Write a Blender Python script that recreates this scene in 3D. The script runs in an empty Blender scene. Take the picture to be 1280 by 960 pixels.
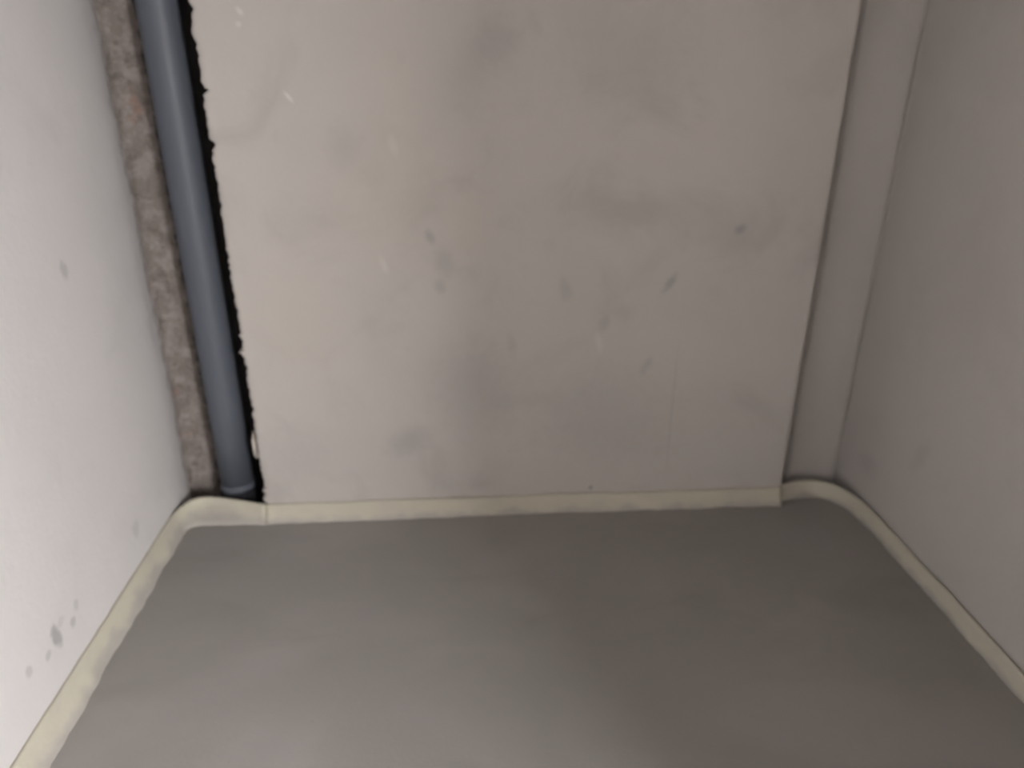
import bpy, bmesh, math, random
from mathutils import Vector, Matrix, noise

rnd = random.Random(7)
SC = bpy.context.scene
COL = SC.collection

# ------------------------------------------------------------------ sizes of the place (metres)
XL, XR = -0.865, 1.167          # finished faces of the side walls
YB = 1.92                       # face of the back wall panel
YC = 2.105                      # back of the pipe chase
YR = 1.997                      # back of the narrow recess on the right
PX0, PX1 = -0.607, 0.950        # left / right edge of the back wall panel
YF = -3.00                      # far end of the passage, behind the camera
ZC = 2.60                       # ceiling
DOOR = (-1.76, -0.90, 0.0, 1.70)  # opening in the right wall behind the camera: y0, y1, z0, z1
WIN = (0.70, -2.65, -0.40, 1.06, 2.70, 1440.0)   # bright window of the next room: distance behind the opening, y0, y1, z0, z1, watts
AMB = 1.9
YD = -0.35                      # where the detailed surfaces end and the plain ones go on behind the camera


def nz(x, y, z, s=1.0, o=0.0):
    return noise.noise(Vector((x * s + o, y * s - o * 0.7, z * s + o * 1.3)))


def fbm(x, y, z, s, oct=4, o=0.0):
    v, a = 0.0, 1.0
    for i in range(oct):
        v += a * nz(x, y, z, s, o + 9.1 * i)
        s *= 2.05
        a *= 0.5
    return v


# ------------------------------------------------------------------ materials
class Mat:
    def __init__(self, name, rough=0.9, spec=0.2):
        self.m = bpy.data.materials.new(name)
        self.m.use_nodes = True
        self.nt = self.m.node_tree
        self.b = self.nt.nodes['Principled BSDF']
        self.b.inputs['Roughness'].default_value = rough
        self.b.inputs['Specular IOR Level'].default_value = spec
        tc = self.n('ShaderNodeTexCoord')
        self.obj = tc.outputs['Object']
        self.col = None

    def n(self, t, **kw):
        nd = self.nt.nodes.new(t)
        for k, v in kw.items():
            setattr(nd, k, v)
        return nd

    def link(self, a, b):
        self.nt.links.new(a, b)

    def math(self, op, a, b=None, c=None, clamp=False):
        nd = self.n('ShaderNodeMath', operation=op, use_clamp=clamp)
        for i, v in enumerate((a, b, c)):
            if v is None:
                continue
            if isinstance(v, (int, float)):
                nd.inputs[i].default_value = v
            else:
                self.link(v, nd.inputs[i])
        return nd.outputs[0]

    def noise(self, scale, detail=4, rough=0.55, stretch=None, offset=(0, 0, 0), distort=0.0):
        mp = self.n('ShaderNodeMapping')
        mp.inputs['Location'].default_value = offset
        mp.inputs['Scale'].default_value = stretch or (1, 1, 1)
        self.link(self.obj, mp.inputs['Vector'])
        nd = self.n('ShaderNodeTexNoise')
        nd.inputs['Scale'].default_value = scale
        nd.inputs['Detail'].default_value = detail
        nd.inputs['Roughness'].default_value = rough
        nd.inputs['Distortion'].default_value = distort
        self.link(mp.outputs[0], nd.inputs['Vector'])
        return nd.outputs['Fac']

    def ramp(self, fac, lo, hi):
        mr = self.n('ShaderNodeMapRange', interpolation_type='SMOOTHSTEP')
        self.link(fac, mr.inputs['Value'])
        mr.inputs['From Min'].default_value = lo
        mr.inputs['From Max'].default_value = hi
        return mr.outputs[0]

    def base(self, c):
        rgb = self.n('ShaderNodeRGB')
        rgb.outputs[0].default_value = (*c, 1)
        self.col = rgb.outputs[0]

    def mix(self, fac, c, strength=1.0):
        mx = self.n('ShaderNodeMix', data_type='RGBA')
        if strength != 1.0:
            fac = self.math('MULTIPLY', fac, strength)
        self.link(fac, mx.inputs[0])
        self.link(self.col, mx.inputs[6])
        mx.inputs[7].default_value = (*c, 1)
        self.col = mx.outputs[2]

    def spot(self, c, centre, radii, ang=0.0, plane='xz', strength=0.6, soft=0.5, warp=0.35):
        """a stain with its own ragged outline at a fixed place on the wall"""
        if not hasattr(self, 'sep'):
            sx = self.n('ShaderNodeSeparateXYZ')
            self.link(self.obj, sx.inputs[0])
            self.sep = {'x': sx.outputs[0], 'y': sx.outputs[1], 'z': sx.outputs[2]}
            self.warpn = self.noise(38, 3)
        u = self.math('SUBTRACT', self.sep[plane[0]], centre[0])
        v = self.math('SUBTRACT', self.sep[plane[1]], centre[1])
        ca, sa = math.cos(ang), math.sin(ang)
        p = self.math('ADD', self.math('MULTIPLY', u, ca / radii[0]), self.math('MULTIPLY', v, sa / radii[0]))
        q = self.math('ADD', self.math('MULTIPLY', u, -sa / radii[1]), self.math('MULTIPLY', v, ca / radii[1]))
        d = self.math('SQRT', self.math('ADD', self.math('MULTIPLY', p, p), self.math('MULTIPLY', q, q)))
        d = self.math('ADD', d, self.math('MULTIPLY', self.math('SUBTRACT', self.warpn, 0.5), warp * 4))
        mr = self.n('ShaderNodeMapRange', interpolation_type='SMOOTHSTEP')
        self.link(d, mr.inputs['Value'])
        mr.inputs['From Min'].default_value = 1.0 + soft
        mr.inputs['From Max'].default_value = 1.0 - soft
        self.mix(mr.outputs[0], c, strength)

    def bump(self, h, dist, strength=1.0):
        bp = self.n('ShaderNodeBump')
        bp.inputs['Strength'].default_value = strength
        bp.inputs['Distance'].default_value = dist
        self.link(h, bp.inputs['Height'])
        if self.b.inputs['Normal'].is_linked:
            self.link(self.b.inputs['Normal'].links[0].from_socket, bp.inputs['Normal'])
        self.link(bp.outputs[0], self.b.inputs['Normal'])

    def done(self):
        self.link(self.col, self.b.inputs['Base Color'])
        return self.m


def plaster(name, c, pale, dull, amount=1.0):
    k = Mat(name, rough=0.85, spec=0.25)
    k.base(c)
    k.mix(k.ramp(k.noise(2.2, 5, 0.55, distort=0.6), 0.42, 0.68), pale, 0.55 * amount)
    k.mix(k.ramp(k.noise(3.1, 5, 0.6, offset=(3.3, 1.7, 9.1), distort=0.8), 0.50, 0.74), dull, 0.60 * amount)
    k.mix(k.ramp(k.noise(9.0, 4, 0.6, offset=(7.3, 4.7, 1.1)), 0.55, 0.80), dull, 0.35 * amount)
    k.mix(k.ramp(k.noise(13.0, 3, 0.6, stretch=(1, 1, 0.45), offset=(1.3, 8.7, 2.1)), 0.60, 0.82), pale, 0.45 * amount)
    k.bump(k.noise(5, 4, 0.5, offset=(4, 4, 4)), 0.010, 0.5)
    k.bump(k.noise(60, 3, 0.6), 0.0012, 0.5)
    return k


A_WALL = (0.495, 0.465, 0.440)
GREY_MARK = (0.17, 0.165, 0.175)

kb = plaster('grey_plaster_panel', A_WALL, (0.53, 0.495, 0.465), (0.405, 0.375, 0.355))
# stains, scuffs and pale scratches that the photograph shows on the back wall (x, z)
DULL = (0.33, 0.315, 0.305)
kb.spot(GREY_MARK, (-0.091, 0.834), (0.011, 0.019), 0.3, strength=0.36, soft=0.65)
for (x, z, rx, rz, ang, st) in [(-0.057, 0.766, 0.022, 0.036, 0.2, 0.40), (-0.070, 0.702, 0.012, 0.018, 0.2, 0.45), (-0.175, 0.245, 0.060, 0.034, 0.5, 0.45),
                                (0.265, 0.685, 0.014, 0.030, 0.3, 0.40), (0.373, 0.585, 0.014, 0.020, -0.3, 0.40), (0.500, 0.462, 0.011, 0.026, -0.5, 0.42),
                                (0.121, 0.530, 0.012, 0.030, 0.2, 0.30), (0.087, 1.293, 0.045, 0.050, 0.0, 0.28), (0.03, 1.24, 0.05, 0.09, -0.5, 0.20),
                                (-0.290, 1.053, 0.035, 0.045, 0.0, 0.28), (0.01, 0.42, 0.10, 0.12, 0.3, 0.28), (-0.52, 0.20, 0.10, 0.08, 0.2, 0.22),
                                (0.40, 0.30, 0.16, 0.15, 0.2, 0.25), (0.40, 1.25, 0.14, 0.10, 0.4, 0.22)]:
    kb.spot(DULL, (x, z), (rx, rz), ang, strength=st, soft=0.8)
kb.spot((0.24, 0.245, 0.25), (0.548, 0.700), (0.010, 0.028), -0.55, strength=0.48, soft=0.7)
kb.spot((0.22, 0.225, 0.23), (0.722, 0.840), (0.015, 0.012), 0.5, strength=0.48, soft=0.65)
for (x, z, rx, rz, ang, st) in [(-0.409, 1.170, 0.004, 0.014, 0.70, 0.75), (-0.497, 1.352, 0.005, 0.009, 0.6, 0.6), (-0.503, 1.325, 0.006, 0.006, 0.0, 0.5),
                                (-0.213, 0.762, 0.008, 0.022, 0.3, 0.35), (0.362, 0.530, 0.009, 0.026, 0.2, 0.3), (-0.17, 1.06, 0.010, 0.022, 0.2, 0.35)]:
    kb.spot((0.66, 0.64, 0.60), (x, z), (rx, rz), ang, strength=st, soft=0.7, warp=0.2)
for (x, z, rx, rz, ang, st) in [(-0.20, 0.93, 0.16, 0.14, 0.3, 0.5), (0.008, 0.865, 0.05, 0.06, 0.0, 0.5), (-0.46, 0.62, 0.12, 0.16, 0.0, 0.45), (-0.15, 1.18, 0.08, 0.14, 0.2, 0.35)]:
    kb.spot((0.505, 0.470, 0.405), (x, z), (rx, rz), ang, strength=st * 0.65, soft=0.9)      # yellowish patches of skim coat
kb.spot((0.30, 0.29, 0.28), (0.585, 0.30), (0.0035, 0.170), 0.0, strength=0.30, warp=0.15, soft=0.7)
kb.spot((0.47, 0.455, 0.42), (0.690, 0.26), (0.100, 0.150), 0.0, strength=0.30, soft=0.6)
kb.spot((0.20, 0.19, 0.18), (0.358, 0.067), (0.006, 0.006), 0.0, strength=0.7)
M_PANEL = kb.done()

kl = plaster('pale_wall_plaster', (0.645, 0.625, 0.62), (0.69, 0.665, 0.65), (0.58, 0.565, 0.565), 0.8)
# small grey scuffs low on the left wall (y, z)
LEFT_MARKS = [(1.264, 0.158, 0.013, 0.029, 0.25, 0.60), (1.329, 0.140, 0.011, 0.011, 0, 0.35), (1.225, 0.142, 0.010, 0.010, 0, 0.30),
              (1.161, 0.162, 0.010, 0.012, 0, 0.28), (1.356, 0.164, 0.010, 0.012, 0, 0.22), (1.631, 0.834, 0.014, 0.020, 0.4, 0.32),
              (1.291, 0.172, 0.012, 0.010, 0, 0.15), (1.673, 0.144, 0.02, 0.022, 0, 0.2)]
for (y, z, a, b, g, s) in LEFT_MARKS:
    kl.spot((0.24, 0.235, 0.245), (y, z), (a, b), g, plane='yz', strength=s, soft=0.45)
edge_n = kl.math('ADD', kl.sep['y'], kl.math('MULTIPLY', kl.math('SUBTRACT', kl.noise(30, 5, 0.65, offset=(2, 2, 2)), 0.5), 0.11))
kl.mix(kl.ramp(edge_n, 2.035, 2.095), (0.30, 0.262, 0.235), 0.85)      # plaster worn through to the mortar at the chase
M_LEFT = kl.done()

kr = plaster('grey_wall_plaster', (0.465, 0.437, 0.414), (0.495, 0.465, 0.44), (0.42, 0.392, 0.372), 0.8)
kr.spot((0.36, 0.34, 0.33), (1.637, 0.30), (0.02, 0.05), 0.4, plane='yz', strength=0.35, soft=0.7)
kr.spot((0.36, 0.34, 0.33), (1.857, 0.16), (0.05, 0.03), 0.0, plane='yz', strength=0.35, soft=0.7)
M_RIGHT = kr.done()

kf = Mat('grey_floor_screed', rough=0.72, spec=0.3)
kf.base((0.296, 0.278, 0.268))
kf.mix(kf.ramp(kf.noise(1.9, 4, 0.5, stretch=(1, 1.5, 1), distort=0.7), 0.45, 0.72), (0.348, 0.325, 0.316), 0.6)
kf.mix(kf.ramp(kf.noise(3.6, 5, 0.55, stretch=(0.6, 1.4, 1), offset=(5, 2, 1), distort=0.5), 0.52, 0.76), (0.246, 0.230, 0.220), 0.6)
kf.mix(kf.ramp(kf.noise(90, 2, 0.6), 0.66, 0.80), (0.17, 0.16, 0.155), 0.35)
kf.mix(kf.ramp(kf.noise(0.5, 1), -2, -1), (0.24, 0.235, 0.195), 0.12)
kf.bump(kf.noise(4.0, 4, 0.5), 0.008, 0.5)
kf.bump(kf.noise(120, 3, 0.6), 0.0008, 0.5)
M_FLOOR = kf.done()

kc = Mat('rough_brown_mortar', rough=0.95, spec=0.1)
kc.base((0.255, 0.222, 0.203))
kc.mix(kc.ramp(kc.noise(22, 6, 0.7), 0.44, 0.62), (0.385, 0.342, 0.318), 0.75)
kc.mix(kc.ramp(kc.noise(30, 5, 0.7, offset=(2, 5, 1)), 0.50, 0.66), (0.165, 0.14, 0.125), 0.7)
kc.mix(kc.ramp(kc.noise(11, 4, 0.6, offset=(8, 1, 4)), 0.62, 0.74), (0.33, 0.20, 0.155), 0.6)
kc.bump(kc.noise(45, 6, 0.7), 0.010, 0.8)
kc.bump(kc.noise(140, 3, 0.7), 0.003, 0.6)
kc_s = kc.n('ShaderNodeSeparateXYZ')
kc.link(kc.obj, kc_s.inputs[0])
dark_x = kc.math('ADD', kc_s.outputs[0], kc.math('MULTIPLY', kc.math('SUBTRACT', kc.noise(28, 5, 0.65, offset=(6, 6, 3)), 0.5), 0.035))
kc.mix(kc.ramp(dark_x, -0.803, -0.791), (0.042, 0.041, 0.044), 0.92)     # chase colour turns near-black behind the pipe, with an uneven edge
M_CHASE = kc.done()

kp = Mat('blue_grey_plastic', rough=0.5, spec=0.45)
kp.base((0.096, 0.108, 0.132))
kp.mix(kp.ramp(kp.noise(7, 4, 0.6, stretch=(1, 1, 0.3)), 0.5, 0.8), (0.102, 0.114, 0.134), 0.5)
kp.bump(kp.noise(25, 2, 0.5), 0.0006, 0.4)
M_PIPE = kp.done()

kk = Mat('black_rubber', rough=0.8, spec=0.2)
kk.base((0.018, 0.018, 0.021))
kk.bump(kk.noise(70, 3, 0.6), 0.003, 0.6)
M_RUBBER = kk.done()

ke = Mat('pale_cream_foam', rough=0.8, spec=0.2)
ke.base((0.520, 0.492, 0.405))
ke.mix(ke.ramp(ke.noise(9, 4, 0.6), 0.46, 0.74), (0.46, 0.43, 0.38), 0.7)
ke.mix(ke.ramp(ke.noise(22, 4, 0.65, offset=(3, 3, 1)), 0.62, 0.78), (0.36, 0.335, 0.315), 0.55)
ke_s = ke.n('ShaderNodeSeparateXYZ')
ke.link(ke.obj, ke_s.inputs[0])
splash = ke.math('SUBTRACT', ke_s.outputs[2], ke.math('MULTIPLY', ke.math('SUBTRACT', ke.noise(15, 3, 0.5, offset=(1, 6, 2)), 0.43), 0.055))
splash = ke.math('SUBTRACT', splash, ke.math('MULTIPLY', ke.math('LESS_THAN', ke_s.outputs[0], PX0), 0.009))   # dirtier on the left piece
ke.mix(ke.ramp(splash, 0.017, -0.006), (0.36, 0.338, 0.325), 0.7)      # cement wiped onto the foot of the strip
ke.bump(ke.noise(40, 3, 0.6), 0.002, 0.5)
M_FOAM = ke.done()

kd = Mat('pale_mortar', rough=0.9, spec=0.1)
kd.base((0.62, 0.58, 0.52))
kd.mix(kd.ramp(kd.noise(60, 4, 0.6), 0.5, 0.7), (0.42, 0.36, 0.31), 0.7)
M_DAB = kd.done()


# ------------------------------------------------------------------ mesh helpers
def obj(name, bm, mat, parent=None, smooth=True):
    bmesh.ops.recalc_face_normals(bm, faces=bm.faces)
    me = bpy.data.meshes.new(name)
    bm.to_mesh(me)
    bm.free()
    me.materials.append(mat)
    if smooth:
        me.polygons.foreach_set('use_smooth', [True] * len(me.polygons))
    o = bpy.data.objects.new(name, me)
    COL.objects.link(o)
    if parent:
        o.parent = parent
        o.matrix_parent_inverse = Matrix.Identity(4)
        o.location = -parent.location
    return o


def struct(o, label=None):
    o['kind'] = 'structure'
    if label:
        o['label'] = label
    return o


def thing(o, label, cat, group=None):
    o['label'] = label
    o['category'] = cat
    if group:
        o['group'] = group
    return o


def surf(bm, us, vs, f):
    g = [[bm.verts.new(f(u, v)) for u in us] for v in vs]
    for j in range(len(vs) - 1):
        for i in range(len(us) - 1):
            bm.faces.new((g[j][i], g[j][i + 1], g[j + 1][i + 1], g[j + 1][i]))
    return g


def lin(a, b, n):
    return [a + (b - a) * i / n for i in range(n + 1)]


def boxes(bm, x0, x1, y0, y1, z0, z1):
    v = [bm.verts.new((x, y, z)) for x in (x0, x1) for y in (y0, y1) for z in (z0, z1)]
    for q in ((0, 1, 3, 2), (4, 6, 7, 5), (0, 4, 5, 1), (2, 3, 7, 6), (0, 2, 6, 4), (1, 5, 7, 3)):
        bm.faces.new([v[i] for i in q])


# ------------------------------------------------------------------ floor
bm = bmesh.new()
xs, ys = lin(-0.90, 1.20, 84), lin(YD, 1.93, 90)
surf(bm, xs, ys, lambda x, y: (x, y, -0.0015 + 0.0016 * fbm(x, y, 0, 2.6, 3)))
boxes(bm, -0.90, 1.20, YF, 1.93, -0.10, -0.012)
boxes(bm, -0.90, 1.45, YF, YD, -0.10, -0.002)
boxes(bm, -1.10, 1.50, YF - 0.12, 2.40, -0.50, -0.40)      # slab under the screed and the chase
boxes(bm, PX1 - 0.05, 1.30, 1.93, 2.10, -0.40, -0.055)
boxes(bm, 1.16, 1.45, YF, 2.10, -0.40, -0.10)
struct(obj('floor', bm, M_FLOOR), 'smooth bare grey cement screed floor')

# ------------------------------------------------------------------ left wall: plaster feathering out before the chase
bm = bmesh.new()
ts, zs = [1 - (1 - t) ** 1.7 for t in lin(0, 1, 130)], lin(-0.40, ZC, 330)


def left_face(t, z):
    edge = 2.086 + 0.012 * fbm(0.3, 0, z, 5, 4) + 0.006 * nz(0, 1, z, 42) + 0.003 * nz(0, 1, z, 90)
    y = YD + (edge - YD) * t
    d = max(0.0, 1 - (edge - y) / 0.13)
    x = XL - 0.017 * d ** 2.0 + 0.0022 * fbm(0, y, z, 2.2, 3)
    x -= 0.0030 * d * fbm(1, y, z, 24, 4)
    return (x, y, z)


g = surf(bm, ts, zs, left_face)
back = [bm.verts.new((XL - 0.05, r[-1].co.y + 0.004, r[-1].co.z)) for r in g]
for j in range(len(back) - 1):
    bm.faces.new((g[j][-1], g[j + 1][-1], back[j + 1], back[j]))
boxes(bm, XL - 0.20, XL, YF, YD, -0.40, ZC)
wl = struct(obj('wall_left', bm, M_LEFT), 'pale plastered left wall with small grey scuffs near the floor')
bm = bmesh.new()
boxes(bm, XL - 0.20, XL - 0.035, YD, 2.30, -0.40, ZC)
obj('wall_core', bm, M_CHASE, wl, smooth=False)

# ------------------------------------------------------------------ back wall panel
bm = bmesh.new()
nx, nzz = 110, 640
zs = lin(-0.10, ZC, nzz)


def ragged(z):
    e = 0.004 * fbm(2.0, 0, z, 6, 3) + 0.0042 * fbm(5.0, 0, z, 55, 4)
    c, f = nz(8.0, 0, z, 24), nz(3.0, 5, z, 60)
    return PX0 + e - (0.006 * max(0.0, c - 0.22) / 0.3) + (0.008 * max(0.0, -c - 0.30) / 0.2) - 0.008 * max(0.0, f - 0.35) / 0.3


def panel(u, z):
    x0 = ragged(z)
    x = x0 + (PX1 - x0) * u
    y = YB + 0.0026 * fbm(x, 3, z, 1.9, 3)
    dl, dr = x - x0, PX1 - x
    y += 0.006 * max(0.0, 1 - dl / 0.012) ** 2
    y += 0.006 * max(0.0, 1 - dr / 0.007) ** 2
    return (x, y, z)


us = [0, 0.002, 0.004, 0.007] + lin(0.012, 0.988, nx) + [0.9935, 0.996, 0.998, 0.9993, 1.0]
g = surf(bm, us, zs, panel)
# raw broken left side, straight right side, closed at the back
for side, yy in ((0, YC + 0.03), (-1, YR + 0.06)):
    prev = [r[side] for r in g]
    n = 9 if side == 0 else 3
    for k in range(1, n + 1):
        row = []
        for j, v in enumerate(prev):
            z = v.co.z
            y = YB + (yy - YB) * k / n
            if side == 0:
                x = ragged(z) + 0.006 * fbm(0, y, z, 26, 4) + 0.002
                x = max(x, PX0 - 0.012)
            else:
                x = PX1 + 0.0015 * fbm(0, y, z, 8, 2)
            row.append(bm.verts.new((x, y, z)))
        for j in range(len(prev) - 1):
            bm.faces.new((prev[j], prev[j + 1], row[j + 1], row[j]))
        prev = row
wb = struct(obj('wall_back', bm, M_PANEL), 'grey plastered back wall panel with a ragged left edge and faint stains')

# rough back and left side of the chase
bm = bmesh.new()
path = [(-0.900, 2.02), (-0.889, 2.05), (-0.882, 2.078), (-0.872, 2.097), (-0.850, YC), (-0.80, YC), (-0.72, YC + 0.008), (-0.64, YC + 0.012), (-0.575, YC + 0.012)]
pts = []
for (a, b), (c, d) in zip(path[:-1], path[1:]):
    n = max(2, int(math.hypot(c - a, d - b) / 0.005))
    pts += [(a + (c - a) * i / n, b + (d - b) * i / n) for i in range(n)]
pts.append(path[-1])


def chase(i, z):
    x, y = pts[i]
    d = 0.0065 * fbm(x, y, z, 14, 5) + 0.003 * nz(x, y, z, 95)
    return (x + 0.4 * d, y - d, z)


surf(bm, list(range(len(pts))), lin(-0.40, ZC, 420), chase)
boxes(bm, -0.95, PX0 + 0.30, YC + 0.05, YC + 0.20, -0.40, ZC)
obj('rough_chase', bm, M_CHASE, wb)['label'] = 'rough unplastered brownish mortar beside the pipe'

# recess right of the panel, turning the corner with open joints: same plaster as the right wall
bm = bmesh.new()
path = []
JX = PX1 + 0.050                 # open joint between the panel and the recess
path += [(PX1 - 0.04, YR + 0.018), (PX1, YR + 0.018), (JX - 0.010, YR + 0.017), (JX - 0.004, YR + 0.012), (JX, YR + 0.003), (JX + 0.005, YR)]
path += [(x, YR) for x in lin(JX + 0.010, XR - 0.016, 16)]
path += [(XR - 0.013, YR + 0.003), (XR - 0.010, YR + 0.014), (XR - 0.004, YR + 0.016), (XR - 0.001, YR + 0.006)]
NREC = len(path)
path += [(XR, y) for y in lin(YR - 0.004, YD, 110)]


def right_face(i, z):
    x, y = path[i]
    d = 0.0022 * fbm(x, y, z, 2.3, 3, 4.0)
    if i < NREC:
        return (x, y + d, z)
    return (x + d, y, z)


surf(bm, list(range(len(path))), lin(-0.10, ZC, 120), right_face)
boxes(bm, XR, XR + 0.16, DOOR[1], YD, -0.10, ZC)
boxes(bm, XR, XR + 0.16, YF, DOOR[0], -0.10, ZC)
boxes(bm, XR, XR + 0.16, DOOR[0], DOOR[1], DOOR[3], ZC)
if DOOR[2] > 0:
    boxes(bm, XR, XR + 0.16, DOOR[0], DOOR[1], -0.10, DOOR[2])
boxes(bm, XR + 0.012, XR + 0.16, YD - 0.01, YR + 0.1, -0.10, ZC)
boxes(bm, PX1 - 0.06, XR + 0.16, YR + 0.06, YR + 0.30, -0.40, ZC)
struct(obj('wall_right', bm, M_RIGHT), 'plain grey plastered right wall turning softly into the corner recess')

# ------------------------------------------------------------------ end wall behind the camera, ceiling
bm = bmesh.new()
boxes(bm, -1.05, 1.33, YF - 0.12, YF, -0.10, ZC)
struct(obj('wall_front', bm, M_RIGHT, smooth=False), 'plain plastered wall closing the passage behind the camera')
bm = bmesh.new()
boxes(bm, -1.05, 1.30, YF - 0.12, 2.30, ZC, ZC + 0.12)
struct(obj('ceiling', bm, M_FLOOR, smooth=False), 'plain bare grey concrete ceiling')

# ------------------------------------------------------------------ foam edge strips
def strip(stations, seed, tear=0.0):
    """stations: (top-at-wall x, y, foot x, y, height); the foot is where the strip meets the screed"""
    bm = bmesh.new()
    rings = []
    acc = 0.0
    # resample
    fine = []
    for s0, s1 in zip(stations[:-1], stations[1:]):
        L = math.hypot(s1[2] - s0[2], s1[3] - s0[3])
        n = max(1, int(L / 0.010))
        fine += [tuple(a + (b - a) * i / n for a, b in zip(s0, s1)) for i in range(n)]
    fine.append(stations[-1])
    for k in range(3):      # soften the bends
        fine = [fine[0]] + [tuple(0.25 * a + 0.5 * b + 0.25 * c for a, b, c in zip(fine[i - 1], fine[i], fine[i + 1])) for i in range(1, len(fine) - 1)] + [fine[-1]]
    for (tx, ty, bx, by, h) in fine:
        T, B = Vector((tx, ty)), Vector((bx, by))
        n = (B - T)
        L = max(n.length, 1e-4)
        n = n / L
        h = h + 0.0018 * nz(tx, ty, 0, 9, seed) + 0.0012 * nz(tx, ty, 0, 34, seed)
        foot = 0.0038 * fbm(bx, by, 1, 15, 4, seed) + tear * abs(nz(bx, by, 2, 19, seed))
        th = min(0.011, L * 0.75)
        prof = [(0.0, h), (th * 0.55, h + 0.0006), (th * 0.92, h - 0.002), (th, h - 0.007)]
        for q in (0.3, 0.55, 0.8, 1.0):
            d = th + (L + foot - th) * (q ** 1.25) + 0.0012 * nz(bx, by, q, 30, seed) * (1 - q)
            prof.append((d, (h - 0.007) * (1 - q) + 0.0015 * q))
        prof += [(L + foot, -0.014), (0.0, -0.014), (0.0, h * 0.5)]
        rings.append([bm.verts.new((T.x + n.x * a, T.y + n.y * a, z)) for a, z in prof])
    m = len(rings[0])
    for r0, r1 in zip(rings[:-1], rings[1:]):
        for i in range(m):
            bm.faces.new((r0[i], r0[(i + 1) % m], r1[(i + 1) % m], r1[i]))
    bm.faces.new(rings[0])
    bm.faces.new(list(reversed(rings[-1])))
    return bm


GRP = 'foam edge strips along the foot of the walls'
e = -0.0005
left = [(XL + e, YF + 0.01, -0.826, YF + 0.01, 0.050), (XL + e, 1.0, -0.826, 1.0, 0.050), (XL + e, 1.55, -0.829, 1.55, 0.050), (XL + e, 1.84, -0.830, 1.84, 0.051),
        (XL + 0.004, 1.90, -0.829, 1.872, 0.051), (-0.852, 1.945, -0.822, 1.890, 0.052), (-0.828, 1.970, -0.806, 1.896, 0.051),
        (-0.790, 1.973, -0.770, 1.896, 0.050), (-0.735, 1.962, -0.725, 1.893, 0.050), (-0.670, 1.942, -0.665, 1.890, 0.050), (PX0 - 0.0004, 1.9185, PX0 - 0.0004, 1.888, 0.050)]
thing(obj('foam_edge_strip', strip(left, 1.0, 0.005), M_FOAM), 'cream foam edge strip along the left wall, bending in front of the pipe', 'edge strip', GRP)
ctr = [(PX0, YB + 0.0005, PX0, 1.890, 0.050), (0.1, YB + 0.0005, 0.1, 1.894, 0.050), (PX1 - 0.004, YB + 0.0005, PX1 - 0.004, 1.893, 0.050)]
thing(obj('foam_edge_strip', strip(ctr, 4.0, 0.003), M_FOAM), 'straight cream foam edge strip along the stained back wall panel', 'edge strip', GRP)
right = [(PX1 + 0.003, 1.930, PX1 + 0.003, 1.914, 0.050), (0.985, 1.942, 0.985, 1.927, 0.050), (1.035, 1.954, 1.035, 1.938, 0.051), (1.080, 1.950, 1.073, 1.936, 0.051),
         (1.118, 1.926, 1.107, 1.916, 0.051), (1.142, 1.880, 1.132, 1.874, 0.050), (1.156, 1.810, 1.147, 1.808, 0.050), (XR - 0.0045, 1.70, 1.154, 1.70, 0.050),
         (XR - 0.0040, 1.40, 1.155, 1.40, 0.052), (XR - 0.0040, YF + 0.01, 1.154, YF + 0.01, 0.052)]
thing(obj('foam_edge_strip', strip(right, 8.0, 0.0), M_FOAM), 'cream foam edge strip along the right wall, curving round the corner recess', 'edge strip', GRP)

# ------------------------------------------------------------------ drain pipe in the chase
PC = Vector((-0.716, 2.033))
pipe = bpy.data.objects.new('drain_pipe', None)
COL.objects.link(pipe)
pipe.location = (PC.x, PC.y, -0.04)
thing(pipe, 'upright blue-grey plastic drain pipe in the rough chase at the left corner', 'pipe')


def lathe(prof, seg=64, wob=0.0):
    bm = bmesh.new()
    rings = []
    for r, z in prof:
        rings.append([bm.verts.new((PC.x + (r + wob * fbm(math.cos(a), math.sin(a), z * 10, 1.8, 3)) * math.cos(a), PC.y + (r + wob * fbm(math.cos(a), math.sin(a), z * 10, 1.8, 3)) * math.sin(a), z))
                      for a in (2 * math.pi * i / seg for i in range(seg))])
    for r0, r1 in zip(rings[:-1], rings[1:]):
        for i in range(seg):
            bm.faces.new((r0[i], r0[(i + 1) % seg], r1[(i + 1) % seg], r1[i]))
    bm.faces.new(rings[0])
    bm.faces.new(rings[-1])
    return bm


RP = 0.0482
obj('tube', lathe([(RP, 0.060), (RP, 0.3), (RP, 0.8), (RP, 1.4), (RP, 2.0), (RP, ZC - 0.001)]), M_PIPE, pipe)
obj('rim', lathe([(RP - 0.004, 0.046), (RP + 0.0015, 0.0475), (RP + 0.003, 0.051), (RP + 0.003, 0.062), (RP + 0.0015, 0.066), (RP - 0.002, 0.067)]), M_PIPE, pipe)
obj('rubber_seal', lathe([(RP - 0.01, -0.04), (RP + 0.006, -0.038), (RP + 0.008, 0.0), (RP + 0.008, 0.030), (RP + 0.004, 0.041), (RP - 0.008, 0.047)], wob=0.003), M_RUBBER, pipe)['label'] = 'black rubber seal at the foot of the pipe'

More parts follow.
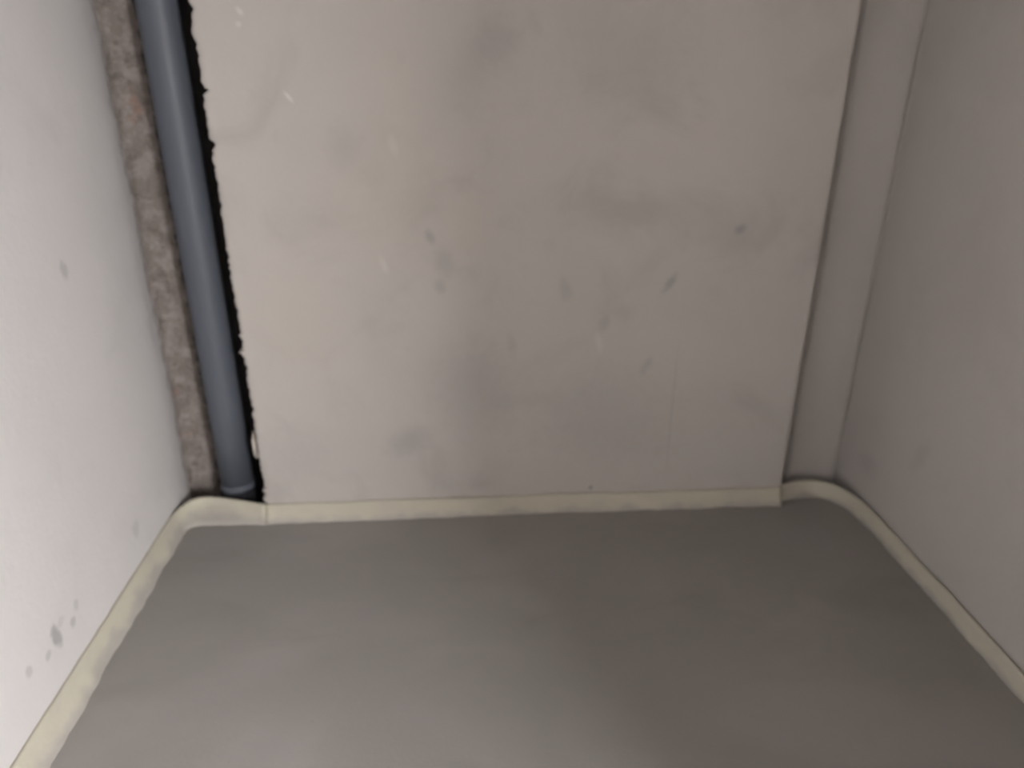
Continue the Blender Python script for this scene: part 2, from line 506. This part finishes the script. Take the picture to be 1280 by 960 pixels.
# pale dab of mortar stuck in the gap between pipe and panel
bm = bmesh.new()
bmesh.ops.create_icosphere(bm, subdivisions=4, radius=1.0)
for v in bm.verts:
    p = v.co.copy()
    k = 1 + 0.28 * fbm(p.x, p.y, p.z, 1.7, 4, 3.0)
    v.co = Vector((-0.624 + 0.0085 * p.x * k, 1.962 + 0.013 * p.y * k, 0.222 + 0.040 * p.z * k))
thing(obj('mortar_dab', bm, M_DAB), 'small pale dab of mortar in the dark gap right of the grey pipe', 'mortar dab')

# ------------------------------------------------------------------ daylight through the doorway
def area(name, loc, target, sx, sy, power, col):
    l = bpy.data.lights.new(name, 'AREA')
    l.shape = 'RECTANGLE'
    l.size, l.size_y, l.energy, l.color = sx, sy, power, col
    o = bpy.data.objects.new(name, l)
    COL.objects.link(o)
    o.location = loc
    d = Vector(target) - Vector(loc)
    o.rotation_euler = d.to_track_quat('-Z', 'Y').to_euler()
    return o


wy, wz = (WIN[1] + WIN[2]) / 2, (WIN[3] + WIN[4]) / 2
area('window_daylight', (XR + WIN[0], wy, wz), (XR - 1.0, wy, wz), WIN[2] - WIN[1], WIN[4] - WIN[3], WIN[5], (1.0, 0.98, 0.975))
w = bpy.data.worlds.new('world')
SC.world = w
w.use_nodes = True
w.node_tree.nodes['Background'].inputs[0].default_value = (1.0, 0.975, 0.96, 1)
w.node_tree.nodes['Background'].inputs[1].default_value = AMB

# ------------------------------------------------------------------ camera
FPX = 933.0
pitch = math.atan(405 / FPX)
yaw = math.atan((640 - 576) / (FPX / math.cos(pitch)))
cam = bpy.data.cameras.new('camera')
co = bpy.data.objects.new('camera', cam)
COL.objects.link(co)
co.location = (0, 0, 1.25)
co.rotation_euler = (math.pi / 2 - pitch, 0, -yaw)
cam.sensor_width = 36
cam.lens = FPX / 1280 * 36
cam.clip_start = 0.01
cam.dof.use_dof = True
cam.dof.focus_distance = 1.0
cam.dof.aperture_fstop = 2.8
SC.camera = co

vs = SC.view_settings
vs.view_transform = 'Standard'
vs.look = 'None'
vs.gamma = 1
vs.use_curve_mapping = False
vs.exposure = 0.0
